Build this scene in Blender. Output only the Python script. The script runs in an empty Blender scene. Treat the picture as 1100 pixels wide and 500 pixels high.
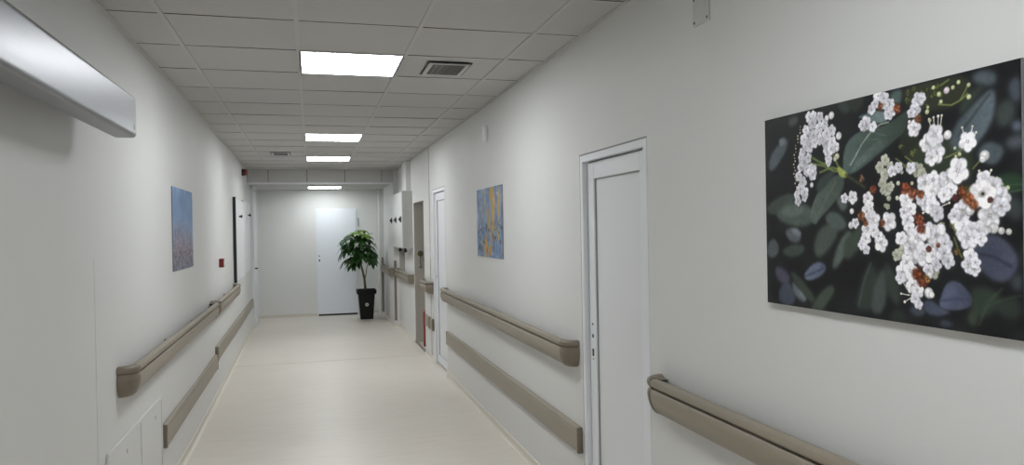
import bpy, bmesh, math, random
import numpy as np
from mathutils import Vector, Matrix

random.seed(7)
PI = math.pi
sc = bpy.context.scene
C = bpy.context.collection

# ------------------------------------------------------------------ render look
sc.view_settings.view_transform = 'Standard'
sc.view_settings.look = 'None'
sc.view_settings.gamma = 1.0
sc.view_settings.use_curve_mapping = False
sc.view_settings.exposure = 0.0

# ------------------------------------------------------------------ dimensions (metres)
XR = 1.410          # right wall surface
HC = 2.62           # tiled ceiling height
YF = 12.40          # fascia, end of the tiled ceiling
HE = 2.415          # ceiling of the end bay
YE = 14.50          # end wall
XE = 1.33           # right wall of the end bay
YB = -5.2           # corridor behind the camera
YK = 6.2            # the left wall turns a little here
GX0, GY0, GS = -0.051, 3.705, 0.6   # ceiling grid

def xl(y):          # left wall surface
    return -0.8978 if y < YK else -0.8978 - (y - YK) * 0.0118

# ------------------------------------------------------------------ materials
def lin(c):
    c = c / 255.0
    return c / 12.92 if c <= 0.04045 else ((c + 0.055) / 1.055) ** 2.4
def rgb(r, g, b): return (lin(r), lin(g), lin(b), 1)

def mat(name, col, rough=0.5, metal=0.0, noise=0.0, nscale=8.0, bump=0.0, bscale=200.0, coat=0.0, spec=0.5, col2=None):
    m = bpy.data.materials.new(name); m.use_nodes = True
    nt = m.node_tree; b = nt.nodes['Principled BSDF']
    b.inputs['Base Color'].default_value = col
    b.inputs['Roughness'].default_value = rough
    b.inputs['Metallic'].default_value = metal
    b.inputs['Specular IOR Level'].default_value = spec
    b.inputs['Coat Weight'].default_value = coat
    tc = nt.nodes.new('ShaderNodeTexCoord')
    if noise or col2:
        n = nt.nodes.new('ShaderNodeTexNoise'); n.inputs['Scale'].default_value = nscale; n.inputs['Detail'].default_value = 4
        nt.links.new(tc.outputs['Object'], n.inputs['Vector'])
        mx = nt.nodes.new('ShaderNodeMix'); mx.data_type = 'RGBA'
        c2 = col2 or tuple(min(1, v * (1 + noise)) for v in col[:3]) + (1,)
        c1 = col if col2 else tuple(v * (1 - noise) for v in col[:3]) + (1,)
        mx.inputs[6].default_value = c1; mx.inputs[7].default_value = c2
        nt.links.new(n.outputs['Fac'], mx.inputs[0]); nt.links.new(mx.outputs[2], b.inputs['Base Color'])
    if bump:
        n2 = nt.nodes.new('ShaderNodeTexNoise'); n2.inputs['Scale'].default_value = bscale; n2.inputs['Detail'].default_value = 3
        nt.links.new(tc.outputs['Object'], n2.inputs['Vector'])
        bp = nt.nodes.new('ShaderNodeBump'); bp.inputs['Strength'].default_value = bump; bp.inputs['Distance'].default_value = 0.002
        nt.links.new(n2.outputs['Fac'], bp.inputs['Height']); nt.links.new(bp.outputs['Normal'], b.inputs['Normal'])
    return m

M = {}
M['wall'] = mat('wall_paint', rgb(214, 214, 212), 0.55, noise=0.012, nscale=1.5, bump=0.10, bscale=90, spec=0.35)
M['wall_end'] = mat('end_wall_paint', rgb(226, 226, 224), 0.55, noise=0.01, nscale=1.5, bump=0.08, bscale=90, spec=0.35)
M['tile'] = mat('ceiling_tile', rgb(193, 192, 190), 0.85, noise=0.03, nscale=60, bump=0.35, bscale=260, spec=0.15)
M['grid'] = mat('ceiling_grid_paint', rgb(196, 195, 192), 0.7, spec=0.15)
M['gap'] = mat('shadow_gap_dark', rgb(58, 55, 52), 0.9)
M['white'] = mat('white_lacquer', rgb(222, 223, 226), 0.32, noise=0.01, nscale=3)
M['pvc_white'] = mat('white_window_plastic', rgb(226, 228, 232), 0.28)
M['enddoor'] = mat('bluish_white_laminate', rgb(232, 236, 242), 0.4)
M['skirt'] = mat('coved_skirting', rgb(212, 206, 194), 0.45)
M['taupe'] = mat('taupe_vinyl', rgb(144, 135, 120), 0.42, noise=0.03, nscale=40, bump=0.15, bscale=500)
M['taupe_dark'] = mat('taupe_moulded_cap', rgb(122, 112, 98), 0.38, noise=0.03, nscale=40)
M['slat'] = mat('grey_slat', rgb(128, 126, 122), 0.6)
M['dark'] = mat('black_plastic', rgb(22, 22, 23), 0.4)
M['rubber_or_shade'] = mat('black_gasket_or_shade', rgb(26, 28, 29), 0.6)  # rubber seals, and the painted shade rim of the vents
M['metalgrey'] = mat('grey_metal', rgb(150, 150, 148), 0.4, metal=0.6)
M['cabinet'] = mat('cabinet_enamel', rgb(205, 206, 204), 0.3)
M['cabinet_side'] = mat('cabinet_side_enamel', rgb(188, 188, 184), 0.35)
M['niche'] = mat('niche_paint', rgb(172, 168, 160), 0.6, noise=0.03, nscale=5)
M['red'] = mat('red_enamel', rgb(128, 24, 26), 0.3)
M['red_dark'] = mat('red_plastic', rgb(120, 20, 24), 0.35)
M['brass'] = mat('brass', rgb(150, 120, 60), 0.4, metal=0.7)
M['plate'] = mat('galvanised_plate', rgb(196, 196, 194), 0.5, metal=0.15, noise=0.02, nscale=20)
M['screw'] = mat('screw_head', rgb(110, 108, 104), 0.4, metal=0.7)
M['pot'] = mat('black_planter_plastic', rgb(6, 6, 7), 0.5, spec=0.3)
M['soil'] = mat('potting_soil', rgb(46, 36, 28), 0.95, bump=0.8, bscale=60, noise=0.2, nscale=30)
M['bark'] = mat('stem_bark', rgb(92, 84, 62), 0.8, noise=0.2, nscale=40, bump=0.5, bscale=80)
M['leaf'] = mat('glossy_leaf', rgb(20, 50, 22), 0.4, col2=rgb(52, 92, 36), nscale=3.5)
M['leaf_young'] = mat('young_leaf', rgb(96, 140, 46), 0.35, col2=rgb(140, 170, 60), nscale=5)
M['sticker'] = mat('sticker_paper', rgb(214, 216, 206), 0.5)
M['sticker_ink'] = mat('sticker_print', rgb(120, 140, 110), 0.5)
M['edge'] = mat('print_edge', rgb(120, 122, 124), 0.4)

# brushed stainless steel: fine streaks along the length
m = mat('brushed_steel', rgb(148, 149, 152), 0.3, metal=1.0); M['steel'] = m
nt = m.node_tree; b = nt.nodes['Principled BSDF']
tc = nt.nodes.new('ShaderNodeTexCoord'); mp = nt.nodes.new('ShaderNodeMapping'); mp.inputs['Scale'].default_value = (400, 3, 400)
n = nt.nodes.new('ShaderNodeTexNoise'); n.inputs['Scale'].default_value = 1.0; n.inputs['Detail'].default_value = 3
rmp = nt.nodes.new('ShaderNodeMapRange'); rmp.inputs[3].default_value = 0.34; rmp.inputs[4].default_value = 0.44
nt.links.new(tc.outputs['Object'], mp.inputs['Vector']); nt.links.new(mp.outputs[0], n.inputs['Vector'])
nt.links.new(n.outputs['Fac'], rmp.inputs[0]); nt.links.new(rmp.outputs[0], b.inputs['Roughness'])

# floor: sheet vinyl with faint cross streaks and soft mottling, one welded seam across
m = mat('beige_sheet_vinyl', rgb(215, 205, 192), 0.36, spec=0.45); M['floor'] = m
nt = m.node_tree; b = nt.nodes['Principled BSDF']
tc = nt.nodes.new('ShaderNodeTexCoord')
mp = nt.nodes.new('ShaderNodeMapping'); mp.inputs['Scale'].default_value = (2.2, 10, 1)
n = nt.nodes.new('ShaderNodeTexNoise'); n.inputs['Scale'].default_value = 1.6; n.inputs['Detail'].default_value = 6; n.inputs['Roughness'].default_value = 0.6
n3 = nt.nodes.new('ShaderNodeTexNoise'); n3.inputs['Scale'].default_value = 0.7; n3.inputs['Detail'].default_value = 3
cr = nt.nodes.new('ShaderNodeValToRGB')
cr.color_ramp.elements[0].position = 0.3; cr.color_ramp.elements[0].color = rgb(211, 203, 192)
cr.color_ramp.elements[1].position = 0.7; cr.color_ramp.elements[1].color = rgb(224, 218, 208)
ad = nt.nodes.new('ShaderNodeMath'); ad.operation = 'MULTIPLY_ADD'; ad.inputs[1].default_value = 0.5
mu = nt.nodes.new('ShaderNodeMath'); mu.operation = 'MULTIPLY'; mu.inputs[1].default_value = 0.5
nt.links.new(tc.outputs['Object'], mp.inputs['Vector']); nt.links.new(mp.outputs[0], n.inputs['Vector'])
nt.links.new(tc.outputs['Object'], n3.inputs['Vector'])
nt.links.new(n3.outputs['Fac'], mu.inputs[0]); nt.links.new(n.outputs['Fac'], ad.inputs[0]); nt.links.new(mu.outputs[0], ad.inputs[2])
nt.links.new(ad.outputs[0], cr.inputs['Fac']); nt.links.new(cr.outputs['Color'], b.inputs['Base Color'])
rm = nt.nodes.new('ShaderNodeMapRange'); rm.inputs[3].default_value = 0.30; rm.inputs[4].default_value = 0.44
nt.links.new(n3.outputs['Fac'], rm.inputs[0]); nt.links.new(rm.outputs[0], b.inputs['Roughness'])

def emit(name, col, s):
    m = bpy.data.materials.new(name); m.use_nodes = True
    nt = m.node_tree; nt.nodes.remove(nt.nodes['Principled BSDF'])
    e = nt.nodes.new('ShaderNodeEmission'); e.inputs[0].default_value = col; e.inputs[1].default_value = s
    nt.links.new(e.outputs[0], nt.nodes['Material Output'].inputs[0]); return m
LIGHT = 24
M['lamp'] = emit('led_diffuser', (0.955, 0.985, 1.0, 1), LIGHT)
M['lamp_dim'] = emit('dimmer_led_diffuser', (0.93, 0.985, 1.0, 1), 12)

# ------------------------------------------------------------------ mesh helpers
def obj(name, bm, m, parent=None, smooth=False, loc=None):
    bmesh.ops.recalc_face_normals(bm, faces=bm.faces)
    me = bpy.data.meshes.new(name); bm.to_mesh(me); bm.free()
    ms = m if isinstance(m, (list, tuple)) else [m]
    for x in ms: me.materials.append(x)
    o = bpy.data.objects.new(name, me); C.objects.link(o)
    if parent is not None: o.parent = parent
    if loc: o.location = loc
    if smooth:
        for p in me.polygons: p.use_smooth = True
    return o

def box(bm, x0, x1, y0, y1, z0, z1, bev=0.0, mi=0, seg=2):
    t = bmesh.new()
    bmesh.ops.create_cube(t, size=1)
    for v in t.verts:
        v.co = Vector(((x0 + x1) / 2 + v.co.x * (x1 - x0), (y0 + y1) / 2 + v.co.y * (y1 - y0), (z0 + z1) / 2 + v.co.z * (z1 - z0)))
    if bev: bmesh.ops.bevel(t, geom=t.edges[:], offset=bev, segments=seg, affect='EDGES', profile=0.6)
    join(bm, t, mi)

def join(bm, t, mi=0):
    vs = {v: bm.verts.new(v.co) for v in t.verts}
    for f in t.faces:
        try:
            g = bm.faces.new([vs[v] for v in f.verts]); g.material_index = mi; g.smooth = f.smooth
        except ValueError: pass
    t.free()

def cyl(bm, p0, p1, r0, r1=None, n=20, mi=0, caps=True):
    p0 = Vector(p0); p1 = Vector(p1); r1 = r0 if r1 is None else r1
    d = (p1 - p0).normalized(); a = d.orthogonal().normalized(); b = d.cross(a)
    A = []; B = []
    for i in range(n):
        t = 2 * PI * i / n; o = a * math.cos(t) + b * math.sin(t)
        A.append(bm.verts.new(p0 + o * r0)); B.append(bm.verts.new(p1 + o * r1))
    for i in range(n):
        f = bm.faces.new([A[i], A[(i + 1) % n], B[(i + 1) % n], B[i]]); f.material_index = mi; f.smooth = True
    if caps:
        bm.faces.new(A[::-1]).material_index = mi; bm.faces.new(B).material_index = mi

def tube(bm, pts, rad, n=10, mi=0):
    pts = [Vector(p) for p in pts]; rings = []
    for i, p in enumerate(pts):
        d = (pts[min(i + 1, len(pts) - 1)] - pts[max(i - 1, 0)]).normalized()
        a = d.cross(Vector((0.3, 0.9, 0.2))).normalized(); b = d.cross(a)
        r = rad[i] if isinstance(rad, (list, tuple)) else rad
        rings.append([bm.verts.new(p + (a * math.cos(2 * PI * k / n) + b * math.sin(2 * PI * k / n)) * r) for k in range(n)])
    for A, B in zip(rings, rings[1:]):
        for k in range(n):
            f = bm.faces.new([A[k], A[(k + 1) % n], B[(k + 1) % n], B[k]]); f.material_index = mi; f.smooth = True
    bm.faces.new(rings[0][::-1]).material_index = mi; bm.faces.new(rings[-1]).material_index = mi

def tag(o, label=None, cat=None, group=None, kind=None):
    if label: o['label'] = label
    if cat: o['category'] = cat
    if group: o['group'] = group
    if kind: o['kind'] = kind
    return o
def thing(name, loc, label, cat, group=None, rz=0.0):
    o = bpy.data.objects.new(name, None); C.objects.link(o); o.location = loc; o.rotation_euler = (0, 0, rz)
    o.empty_display_size = 0.1
    return tag(o, label, cat, group)
def struct(name, bm, m, **k):
    return tag(obj(name, bm, m, **k), kind='structure')

# ------------------------------------------------------------------ floor
bm = bmesh.new()
box(bm, -1.25, 2.0, YB - 0.1, 15.1, -0.10, 0.0)
struct('floor', bm, M['floor'])
bm = bmesh.new(); box(bm, xl(9.4) + .03, XR - .03, 9.400, 9.405, 0.0, 0.0010)
struct('trim_1', bm, mat('vinyl_weld', rgb(176, 166, 152), 0.5))

# ------------------------------------------------------------------ walls
D1 = (2.925, 3.745, 1.985)       # near right door opening: y0, y1, head height
D2 = (7.935, 8.775, 2.075)       # far right door opening
N1 = (9.53, 10.49, 1.99)         # niche
bm = bmesh.new(); T = 0.16
segs = [(YB, D1[0], 0, HC + .1), (D1[0], D1[1], D1[2], HC + .1), (D1[1], D2[0], 0, HC + .1), (D2[0], D2[1], D2[2], HC + .1),
        (D2[1], N1[0], 0, HC + .1), (N1[0], N1[1], N1[2], HC + .1), (N1[1], YF, 0, HC + .1)]
for a, b_, z0, z1 in segs: box(bm, XR, XR + T, a, b_, z0, z1)
box(bm, XR + .05, XR + T, D1[0], D1[1], 0, D1[2])     # backing of the recessed doors
box(bm, XR + .06, XR + T, D2[0], D2[1], 0, D2[2])
box(bm, XE, XR + T, YF, YE + .1, 0, HC + .1)            # thicker wall of the end bay
struct('wall_right', bm, M['wall'])
bm = bmesh.new()
x0, x1, y0, y1, z1 = XR + T, XR + .45, N1[0] - .05, N1[1] + .05, N1[2]
box(bm, XR + .42, XR + .46, y0 - .1, y1 + .1, 0, z1 + .05)
box(bm, XR + T, XR + .46, y0 - .1, N1[0], 0, z1 + .05)
box(bm, XR + T, XR + .46, N1[1], y1 + .1, 0, z1 + .05)
box(bm, XR + T, XR + .46, y0 - .1, y1 + .1, z1, z1 + .06)
struct('wall_niche', bm, M['niche'])
# painted lining of the niche opening
bm = bmesh.new()
box(bm, XR + .002, XR + T, N1[1] - .004, N1[1], .001, z1)
box(bm, XR + .002, XR + T, N1[0], N1[0] + .004, .001, z1)
box(bm, XR + .002, XR + T, N1[0] + .004, N1[1] - .004, z1 - .004, z1)
struct('trim_2', bm, M['niche'])
bm = bmesh.new(); box(bm, XR - .004, XR + .03, N1[0], N1[1] - .006, 0.0, .012, .002)
struct('trim_3', bm, M['metalgrey'])

bm = bmesh.new()
pts = [(xl(YB), YB), (xl(YK), YK), (xl(YE + .1), YE + .1)]
lo = [bm.verts.new((x, y, 0)) for x, y in pts] + [bm.verts.new((x - .15, y, 0)) for x, y in pts[::-1]]
hi = [bm.verts.new((v.co.x, v.co.y, HC + .1)) for v in lo]
bm.faces.new(lo); bm.faces.new(hi)
for i in range(6): bm.faces.new([lo[i], lo[(i + 1) % 6], hi[(i + 1) % 6], hi[i]])
struct('wall_left', bm, M['wall'])
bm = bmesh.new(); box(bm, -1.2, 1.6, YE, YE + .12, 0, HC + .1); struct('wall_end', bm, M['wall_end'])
bm = bmesh.new(); box(bm, -1.2, 1.6, YB - .12, YB, 0, HC + .1); struct('wall_behind', bm, M['wall'])
# column in the right corner of the end bay
bm = bmesh.new(); box(bm, 1.245, XE, 14.12, YE, 0, HE); struct('trim_4', bm, M['wall'])
# thin joint strips
bm = bmesh.new(); box(bm, XR - .006, XR, 8.995, 9.02, 0.06, HC, .002); struct('trim_5', bm, mat('joint_strip', rgb(178, 177, 174), 0.5))
bm = bmesh.new(); box(bm, xl(3) , xl(3) + .0012, 3.498, 3.503, 0.06, 1.5); struct('trim_6', bm, mat('wall_joint', rgb(206, 206, 204), 0.5))

# coved skirting
def skirt(name, runs):
    bm = bmesh.new()
    prof = [(0, 0), (.026, 0), (.014, .006), (.007, .018), (.005, .055), (0, .058)]
    for (ax, ay), (bx, by), (nx, ny) in runs:
        A = [bm.verts.new((ax + nx * d, ay + ny * d, z)) for d, z in prof]
        B = [bm.verts.new((bx + nx * d, by + ny * d, z)) for d, z in prof]
        k = len(prof)
        for i in range(k): bm.faces.new([A[i], A[(i + 1) % k], B[(i + 1) % k], B[i]])
        bm.faces.new(A[::-1]); bm.faces.new(B)
    return struct(name, bm, M['skirt'])
skirt('baseboard_left', [((xl(0), YB), (xl(YK), YK), (1, 0)), ((xl(YK), YK), (xl(13.1), 13.1), (1, .0118))])
skirt('baseboard_right', [((XR, YB), (XR, D1[0]), (-1, 0)), ((XR, D1[1]), (XR, D2[0]), (-1, 0)), ((XR, D2[1]), (XR, N1[0]), (-1, 0)),
                          ((XR, N1[1]), (XR, YF), (-1, 0)), ((XE, YF), (XE, 14.12), (-1, 0)), ((XE, YF), (XR, YF), (0, -1))])
skirt('baseboard_end', [((xl(14.5), YE), (.08, YE), (0, -1)), ((.86, YE), (1.245, YE), (0, -1)), ((1.245, 14.12), (XE, 14.12), (0, -1))])

# ------------------------------------------------------------------ ceiling: tiles on a grid, fascia and lower end ceiling
cols = [-1.0] + [GX0 + GS * k for k in (-1, 0, 1, 2)] + [XR]
lamps = [(0, GY0 + .6 * k) for k in (-15, -11, -5, 1, 7, 11)]     # lamp tiles in column A-B
vents = {(1, 1): 'v', (-1, 10): 'v'}
kmin = -15; kmax = 14
lampk = {-15, -11, -5, 1, 7, 11}
bm = bmesh.new()
tile_rnd = random.Random(3)
for ci in range(5):
    a, b_ = cols[ci], cols[ci + 1]
    for k in range(kmin, kmax + 1):
        y0 = GY0 + GS * k; y1 = min(y0 + GS, YF)
        if y1 - y0 < .03: continue
        if ci == 2 and k in lampk: continue
        x0c, x1c = a + (.0 if ci == 0 else .004), b_ - (0.0 if ci == 4 else .004)
        ya, yb = y0 + .004, y1 - .004
        # tiles rest on the grid, a little unevenly
        t = [0.004 + tile_rnd.random() ** 3 * .006 for _ in range(4)]
        near = 0.004 + (tile_rnd.random() ** 4) * .012
        z = [HC + near, HC + near * .9, HC + t[2] * .5, HC + t[3] * .5]
        q = [(x0c, ya, z[0]), (x1c, ya, z[1]), (x1c, yb, z[2]), (x0c, yb, z[3])]
        lo = [bm.verts.new(p) for p in q]; hi = [bm.verts.new((p[0], p[1], HC + .03)) for p in q]
        bm.faces.new(lo)
        for i in range(4): bm.faces.new([lo[i], lo[(i + 1) % 4], hi[(i + 1) % 4], hi[i]])
# T bars
for x in cols[1:-1]: box(bm, x - .011, x + .011, YB, YF, HC - .001, HC + .003, mi=1)
for k in range(kmin, kmax + 1):
    y = GY0 + GS * k
    for ci in range(5):
        box(bm, cols[ci] + (.0 if ci == 0 else .011), cols[ci + 1] - (.0 if ci == 4 else .011), y - .011, y + .011, HC + .0005, HC + .003, mi=1)
        # narrow dark reveal where the tile edge stands clear of the bar
        box(bm, cols[ci] + .012, cols[ci + 1] - .012, y - .0152, y - .0112, HC + .001, HC + .0032, mi=2)
# slab above
box(bm, -1.2, 1.6, YB - .1, YE + .1, HC + .06, HC + .16, mi=0)
# perimeter angles
box(bm, XR - .022, XR - .0005, YB, YF, HC - .002, HC + .002, mi=1)
for (ya, yb) in ((YB, YK), (YK, YF)):
    q = [(xl(ya), ya), (xl(yb), yb), (xl(yb) + .022, yb), (xl(ya) + .022, ya)]
    lo = [bm.verts.new((x, y, HC - .002)) for x, y in q]; hi = [bm.verts.new((x, y, HC + .002)) for x, y in q]
    for f in (lo, hi): bm.faces.new(f).material_index = 1
    for i in range(4): bm.faces.new([lo[i], lo[(i + 1) % 4], hi[(i + 1) % 4], hi[i]]).material_index = 1
struct('ceiling', bm, [M['tile'], M['grid'], M['gap']])
# fascia: upright tiles with joints on the same grid, and a metal angle along its foot
bm = bmesh.new()
fx = [xl(YF)] + [GX0 + GS * k for k in (-1, 0, 1, 2)] + [XE]
for a, b_ in zip(fx, fx[1:]):
    if b_ - a > .02: box(bm, a + .004, b_ - .004, YF, YF + .02, HE - .01, HC + .02)
box(bm, fx[0], XE, YF + .012, YF + .03, HE - .01, HC + .02, mi=2)
struct('trim_7', bm, [M['tile'], M['grid'], M['gap']])
bm = bmesh.new(); box(bm, fx[0], XE, YF - .004, YF + .05, HE - .03, HE - .006, .002); struct('trim_8', bm, M['pvc_white'])
bm = bmesh.new()
box(bm, -1.15, -.055, YF + .03, YE, HE - .005, HE + .03); box(bm, .555, XE, YF + .03, YE, HE - .005, HE + .03)
box(bm, -.055, .555, YF + .03, 13.545, HE - .005, HE + .03); box(bm, -.055, .555, 14.155, YE, HE - .005, HE + .03)
struct('ceiling_end', bm, M['tile'])
# white jamb strip where the end bay begins on the left
bm = bmesh.new(); box(bm, xl(YF), xl(YF) + .045, YF, YF + .05, 0, HE - .03, .003); 
bm.free()

# ------------------------------------------------------------------ ceiling lights
def lamp(y, z, label, group, lm='lamp'):
    t = thing('ceiling_light', (GX0 + .3, y + .3, z), label, 'ceiling light', group)
    bm = bmesh.new(); h = .297; w = .012
    for a in ((-h, h, -h, -h + w), (-h, h, h - w, h), (-h, -h + w, -h + w, h - w), (h - w, h, -h + w, h - w)):
        box(bm, a[0], a[1], a[2], a[3], -.001, .012)
    obj('frame', bm, M['pvc_white'], t)
    bm = bmesh.new(); box(bm, -h + w, h - w, -h + w, h - w, .002, .008); obj('diffuser', bm, M[lm], t)
    return t
names = {-15: 'square white LED ceiling panel at the far end behind the viewer', -11: 'square white LED ceiling panel well behind the viewer', -5: 'square white LED ceiling panel above the nearest stretch of corridor, out of the picture',
         1: 'largest lit square LED ceiling panel, in line with the bigger slatted ceiling vent', 7: 'lit ceiling panel, second from the viewer, in the middle of the corridor ceiling', 11: 'lit ceiling panel nearest the fascia step, last one in the high ceiling'}
for k in sorted(lampk): lamp(GY0 + GS * k, HC, names[k], 'LED panels in the corridor ceiling')
lamp(13.55, HE - .006, 'lit LED panel in the lower ceiling just before the end wall', 'LED panels in the corridor ceiling', 'lamp_dim')

# ------------------------------------------------------------------ ceiling vents
def vent(x0, x1, y0, y1, z, n, label, along='y'):
    t = thing('ceiling_vent', ((x0 + x1) / 2, (y0 + y1) / 2, z), label, 'ceiling vent', 'air vents in the ceiling tiles')
    hx, hy = (x1 - x0) / 2, (y1 - y0) / 2; w = .024
    bm = bmesh.new(); box(bm, -hx + .005, hx - .005, -hy + .005, hy - .005, -.002, .001); obj('backing', bm, M['dark'], t)
    bm = bmesh.new()
    for a in ((-hx, hx, -hy, -hy + w), (-hx, hx, hy - w, hy), (-hx, -hx + w, -hy + w, hy - w), (hx - w, hx, -hy + w, hy - w)):
        box(bm, a[0], a[1], a[2], a[3], -.008, -.0025, .001)
    obj('frame', bm, M['cabinet_side'], t)
    bm = bmesh.new(); g = .010  # dark rim paints in the shadow gap around the vent frame
    for a in ((-hx - g, hx + g, -hy - g, -hy), (-hx - g, hx + g, hy, hy + g), (-hx - g, -hx, -hy, hy), (hx, hx + g, -hy, hy)):
        box(bm, a[0], a[1], a[2], a[3], -.003, .0005)
    obj('gasket_or_shade', bm, M['rubber_or_shade'], t)
    s = (2 * hx - 2 * w) / n
    for i in range(n):
        bm = bmesh.new(); cx = -hx + w + s * (i + .5); wd = s * (.5 if i not in (1, 3) else .95)
        hw = s * (.13 if i not in (1, 3) else .40); box(bm, -hw, hw, -hy + w, hy - w, -.0065, -.0025)
        obj('slat', bm, M['slat'] if n > 9 else M['dark'], t, loc=(cx, 0, 0))
    return t
vent(.712, .965, 4.435, 4.775, HC - .001, 11, 'larger dark slatted vent in a ceiling tile right of the nearest lit panel')
vent(-.47, -.25, 9.72, 10.10, HC - .001, 8, 'small dark vent in the ceiling left of the far lit panels')

# ------------------------------------------------------------------ handrails and wall guards
RAIL_BODY = [(.028, .004), (.046, .002), (.058, .008), (.069, .020), (.078, .038), (.084, .058), (.087, .080), (.085, .098), (.080, .105), (.066, .108), (.028, .108)]
RAIL_GRIP = [(.030, .112), (.062, .112), (.080, .114), (.087, .122), (.088, .132), (.084, .142), (.074, .148), (.062, .149), (.050, .145), (.044, .137), (.034, .132)]
CAP_PROF = [(.0, .001), (.046, -.001), (.060, .006), (.071, .018), (.080, .037), (.086, .058), (.089, .080), (.087, .097), (.080, .108), (.0785, .112), (.088, .120), (.0905, .132), (.086, .144), (.075, .150), (.060, .151), (.048, .146), (.036, .140), (.0, .138)]
GUARD = [(0, 0), (.022, 0), (.029, .006), (.031, .016), (.031, .108), (.029, .114), (.0265, .116), (.0265, .121), (.028, .124), (.024, .135), (.016, .140), (0, .140)]

def extrude(bm, prof, L, y0=0.0, cap=True, mi=0):
    # local frame: x away from the wall, y along the wall, z up
    A = [bm.verts.new((d, y0, z)) for d, z in prof]; B = [bm.verts.new((d, y0 + L, z)) for d, z in prof]
    k = len(prof)
    for i in range(k):
        f = bm.faces.new([A[i], A[(i + 1) % k], B[(i + 1) % k], B[i]]); f.material_index = mi
    if cap: bm.faces.new(A[::-1]); bm.faces.new(B)
def revolve(bm, prof, y, sgn, n=10, squash=1.0):
    # sweep the profile a quarter turn about the vertical axis on the wall
    R = []
    for i in range(n + 1):
        a = PI / 2 * i / n
        R.append([bm.verts.new((d * math.cos(a), y + sgn * d * math.sin(a) * squash, z)) for d, z in prof])
    k = len(prof)
    for A, B in zip(R, R[1:]):
        for i in range(k):
            if prof[i][0] < 1e-6 and prof[(i + 1) % k][0] < 1e-6: continue
            try:
                f = bm.faces.new([A[i], A[(i + 1) % k], B[(i + 1) % k], B[i]]); f.smooth = True
            except ValueError: pass
    bmesh.ops.remove_doubles(bm, verts=bm.verts[:], dist=1e-5)
def smooth_sharp(o, ang=35):
    for p in o.data.polygons: p.use_smooth = True
    o.data.set_sharp_from_angle(angle=math.radians(ang))

def handrail(side, ya, yb, zb, label, x=None, caps=(1, 1), brackets=True):
    # side +1: left wall (rail looks to +x), -1: right wall
    xa = xl(ya) if side > 0 else (x if x is not None else XR); xb = xl(yb) if side > 0 else xa
    L = math.hypot(yb - ya, xb - xa); ang = math.atan2(-(xb - xa), (yb - ya))
    t = thing('handrail', (xa, ya, zb), label, 'handrail', 'taupe handrails along the corridor walls')
    if side > 0: t.rotation_euler = (0, 0, ang)
    def flip(bm):
        if side < 0:
            for v in bm.verts: v.co.x = -v.co.x
    c0 = .089 if caps[0] else 0; c1 = .089 if caps[1] else 0
    bm = bmesh.new(); extrude(bm, RAIL_BODY, L - c0 - c1, c0); flip(bm); smooth_sharp(obj('bumper_panel', bm, M['taupe'], t))
    bm = bmesh.new(); extrude(bm, RAIL_GRIP, L - c0 - c1, c0); flip(bm); smooth_sharp(obj('grip', bm, M['taupe'], t))
    for c, y, s in ((caps[0], c0, -1), (caps[1], L - c1, 1)):
        if c:
            bm = bmesh.new(); revolve(bm, CAP_PROF, y, s); flip(bm); smooth_sharp(obj('end_cap', bm, M['taupe_dark'], t), 50)
    n = max(1, int(L / .75))
    for i in range(n):
        yy = c0 + .06 + (L - c0 - c1 - .12) * (i / (n - 1) if n > 1 else .5)
        bm = bmesh.new(); box(bm, 0.0005, .034, yy - .03, yy + .03, .02, .118); flip(bm); obj('bracket', bm, M['dark'], t)
    return t
def guard(side, ya, yb, zb, label, x=None, both=True):
    xa = xl(ya) if side > 0 else (x if x is not None else XR); xb = xl(yb) if side > 0 else xa
    L = math.hypot(yb - ya, xb - xa); ang = math.atan2(-(xb - xa), (yb - ya))
    t = thing('wall_guard', (xa, ya, zb), label, 'wall guard', 'low taupe bump rails on the walls')
    if side > 0: t.rotation_euler = (0, 0, ang)
    def flip(bm):
        if side < 0:
            for v in bm.verts: v.co.x = -v.co.x
    e = .02
    bm = bmesh.new(); extrude(bm, [(max(d, .0006), z) for d, z in GUARD], L - 2 * e, e); flip(bm); smooth_sharp(obj('guard_strip', bm, M['taupe'], t), 40)
    for y0 in (0, L - e):
        bm = bmesh.new(); box(bm, .0006, .0325, y0, y0 + e, -.001, .141, .006, seg=3); flip(bm); smooth_sharp(obj('end_cap', bm, M['taupe_dark'], t), 50)
    return t
ZR = .827
handrail(1, 3.83, 7.27, ZR, 'long taupe handrail nearest the viewer on the left wall, below the blue plant print')
handrail(1, 7.29, 9.68, ZR + .004, 'far taupe handrail on the left wall, below the red call point')
guard(1, 4.86, 7.55, .305, 'nearest low taupe guard strip on the left wall, beside the flush access panel')
guard(1, 7.58, 12.9, .372, 'far low taupe guard strip on the left wall, running up to the white door')
handrail(-1, 0.35, 2.845, ZR, 'nearest taupe handrail on the right wall, below the large blossom print')
handrail(-1, 3.80, 7.90, ZR, 'long taupe handrail on the right wall between the two white doors')
guard(-1, 3.775, 7.84, .365, 'long low taupe guard strip on the right wall between the two white doors')
handrail(-1, 8.80, 9.50, ZR, 'short taupe handrail between the far white door and the recess')
guard(-1, 8.80, 8.98, .385, 'stub of low taupe guard beside the far white door frame')
guard(-1, 9.04, 9.36, .385, 'stub of low taupe guard beside the edge of the recess')
handrail(-1, 10.53, 12.37, ZR, 'taupe handrail below the wall cabinet with black knobs')
handrail(-1, 12.43, 14.08, ZR, 'farthest taupe handrail on the right, behind the potted plant', x=XE)

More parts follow.
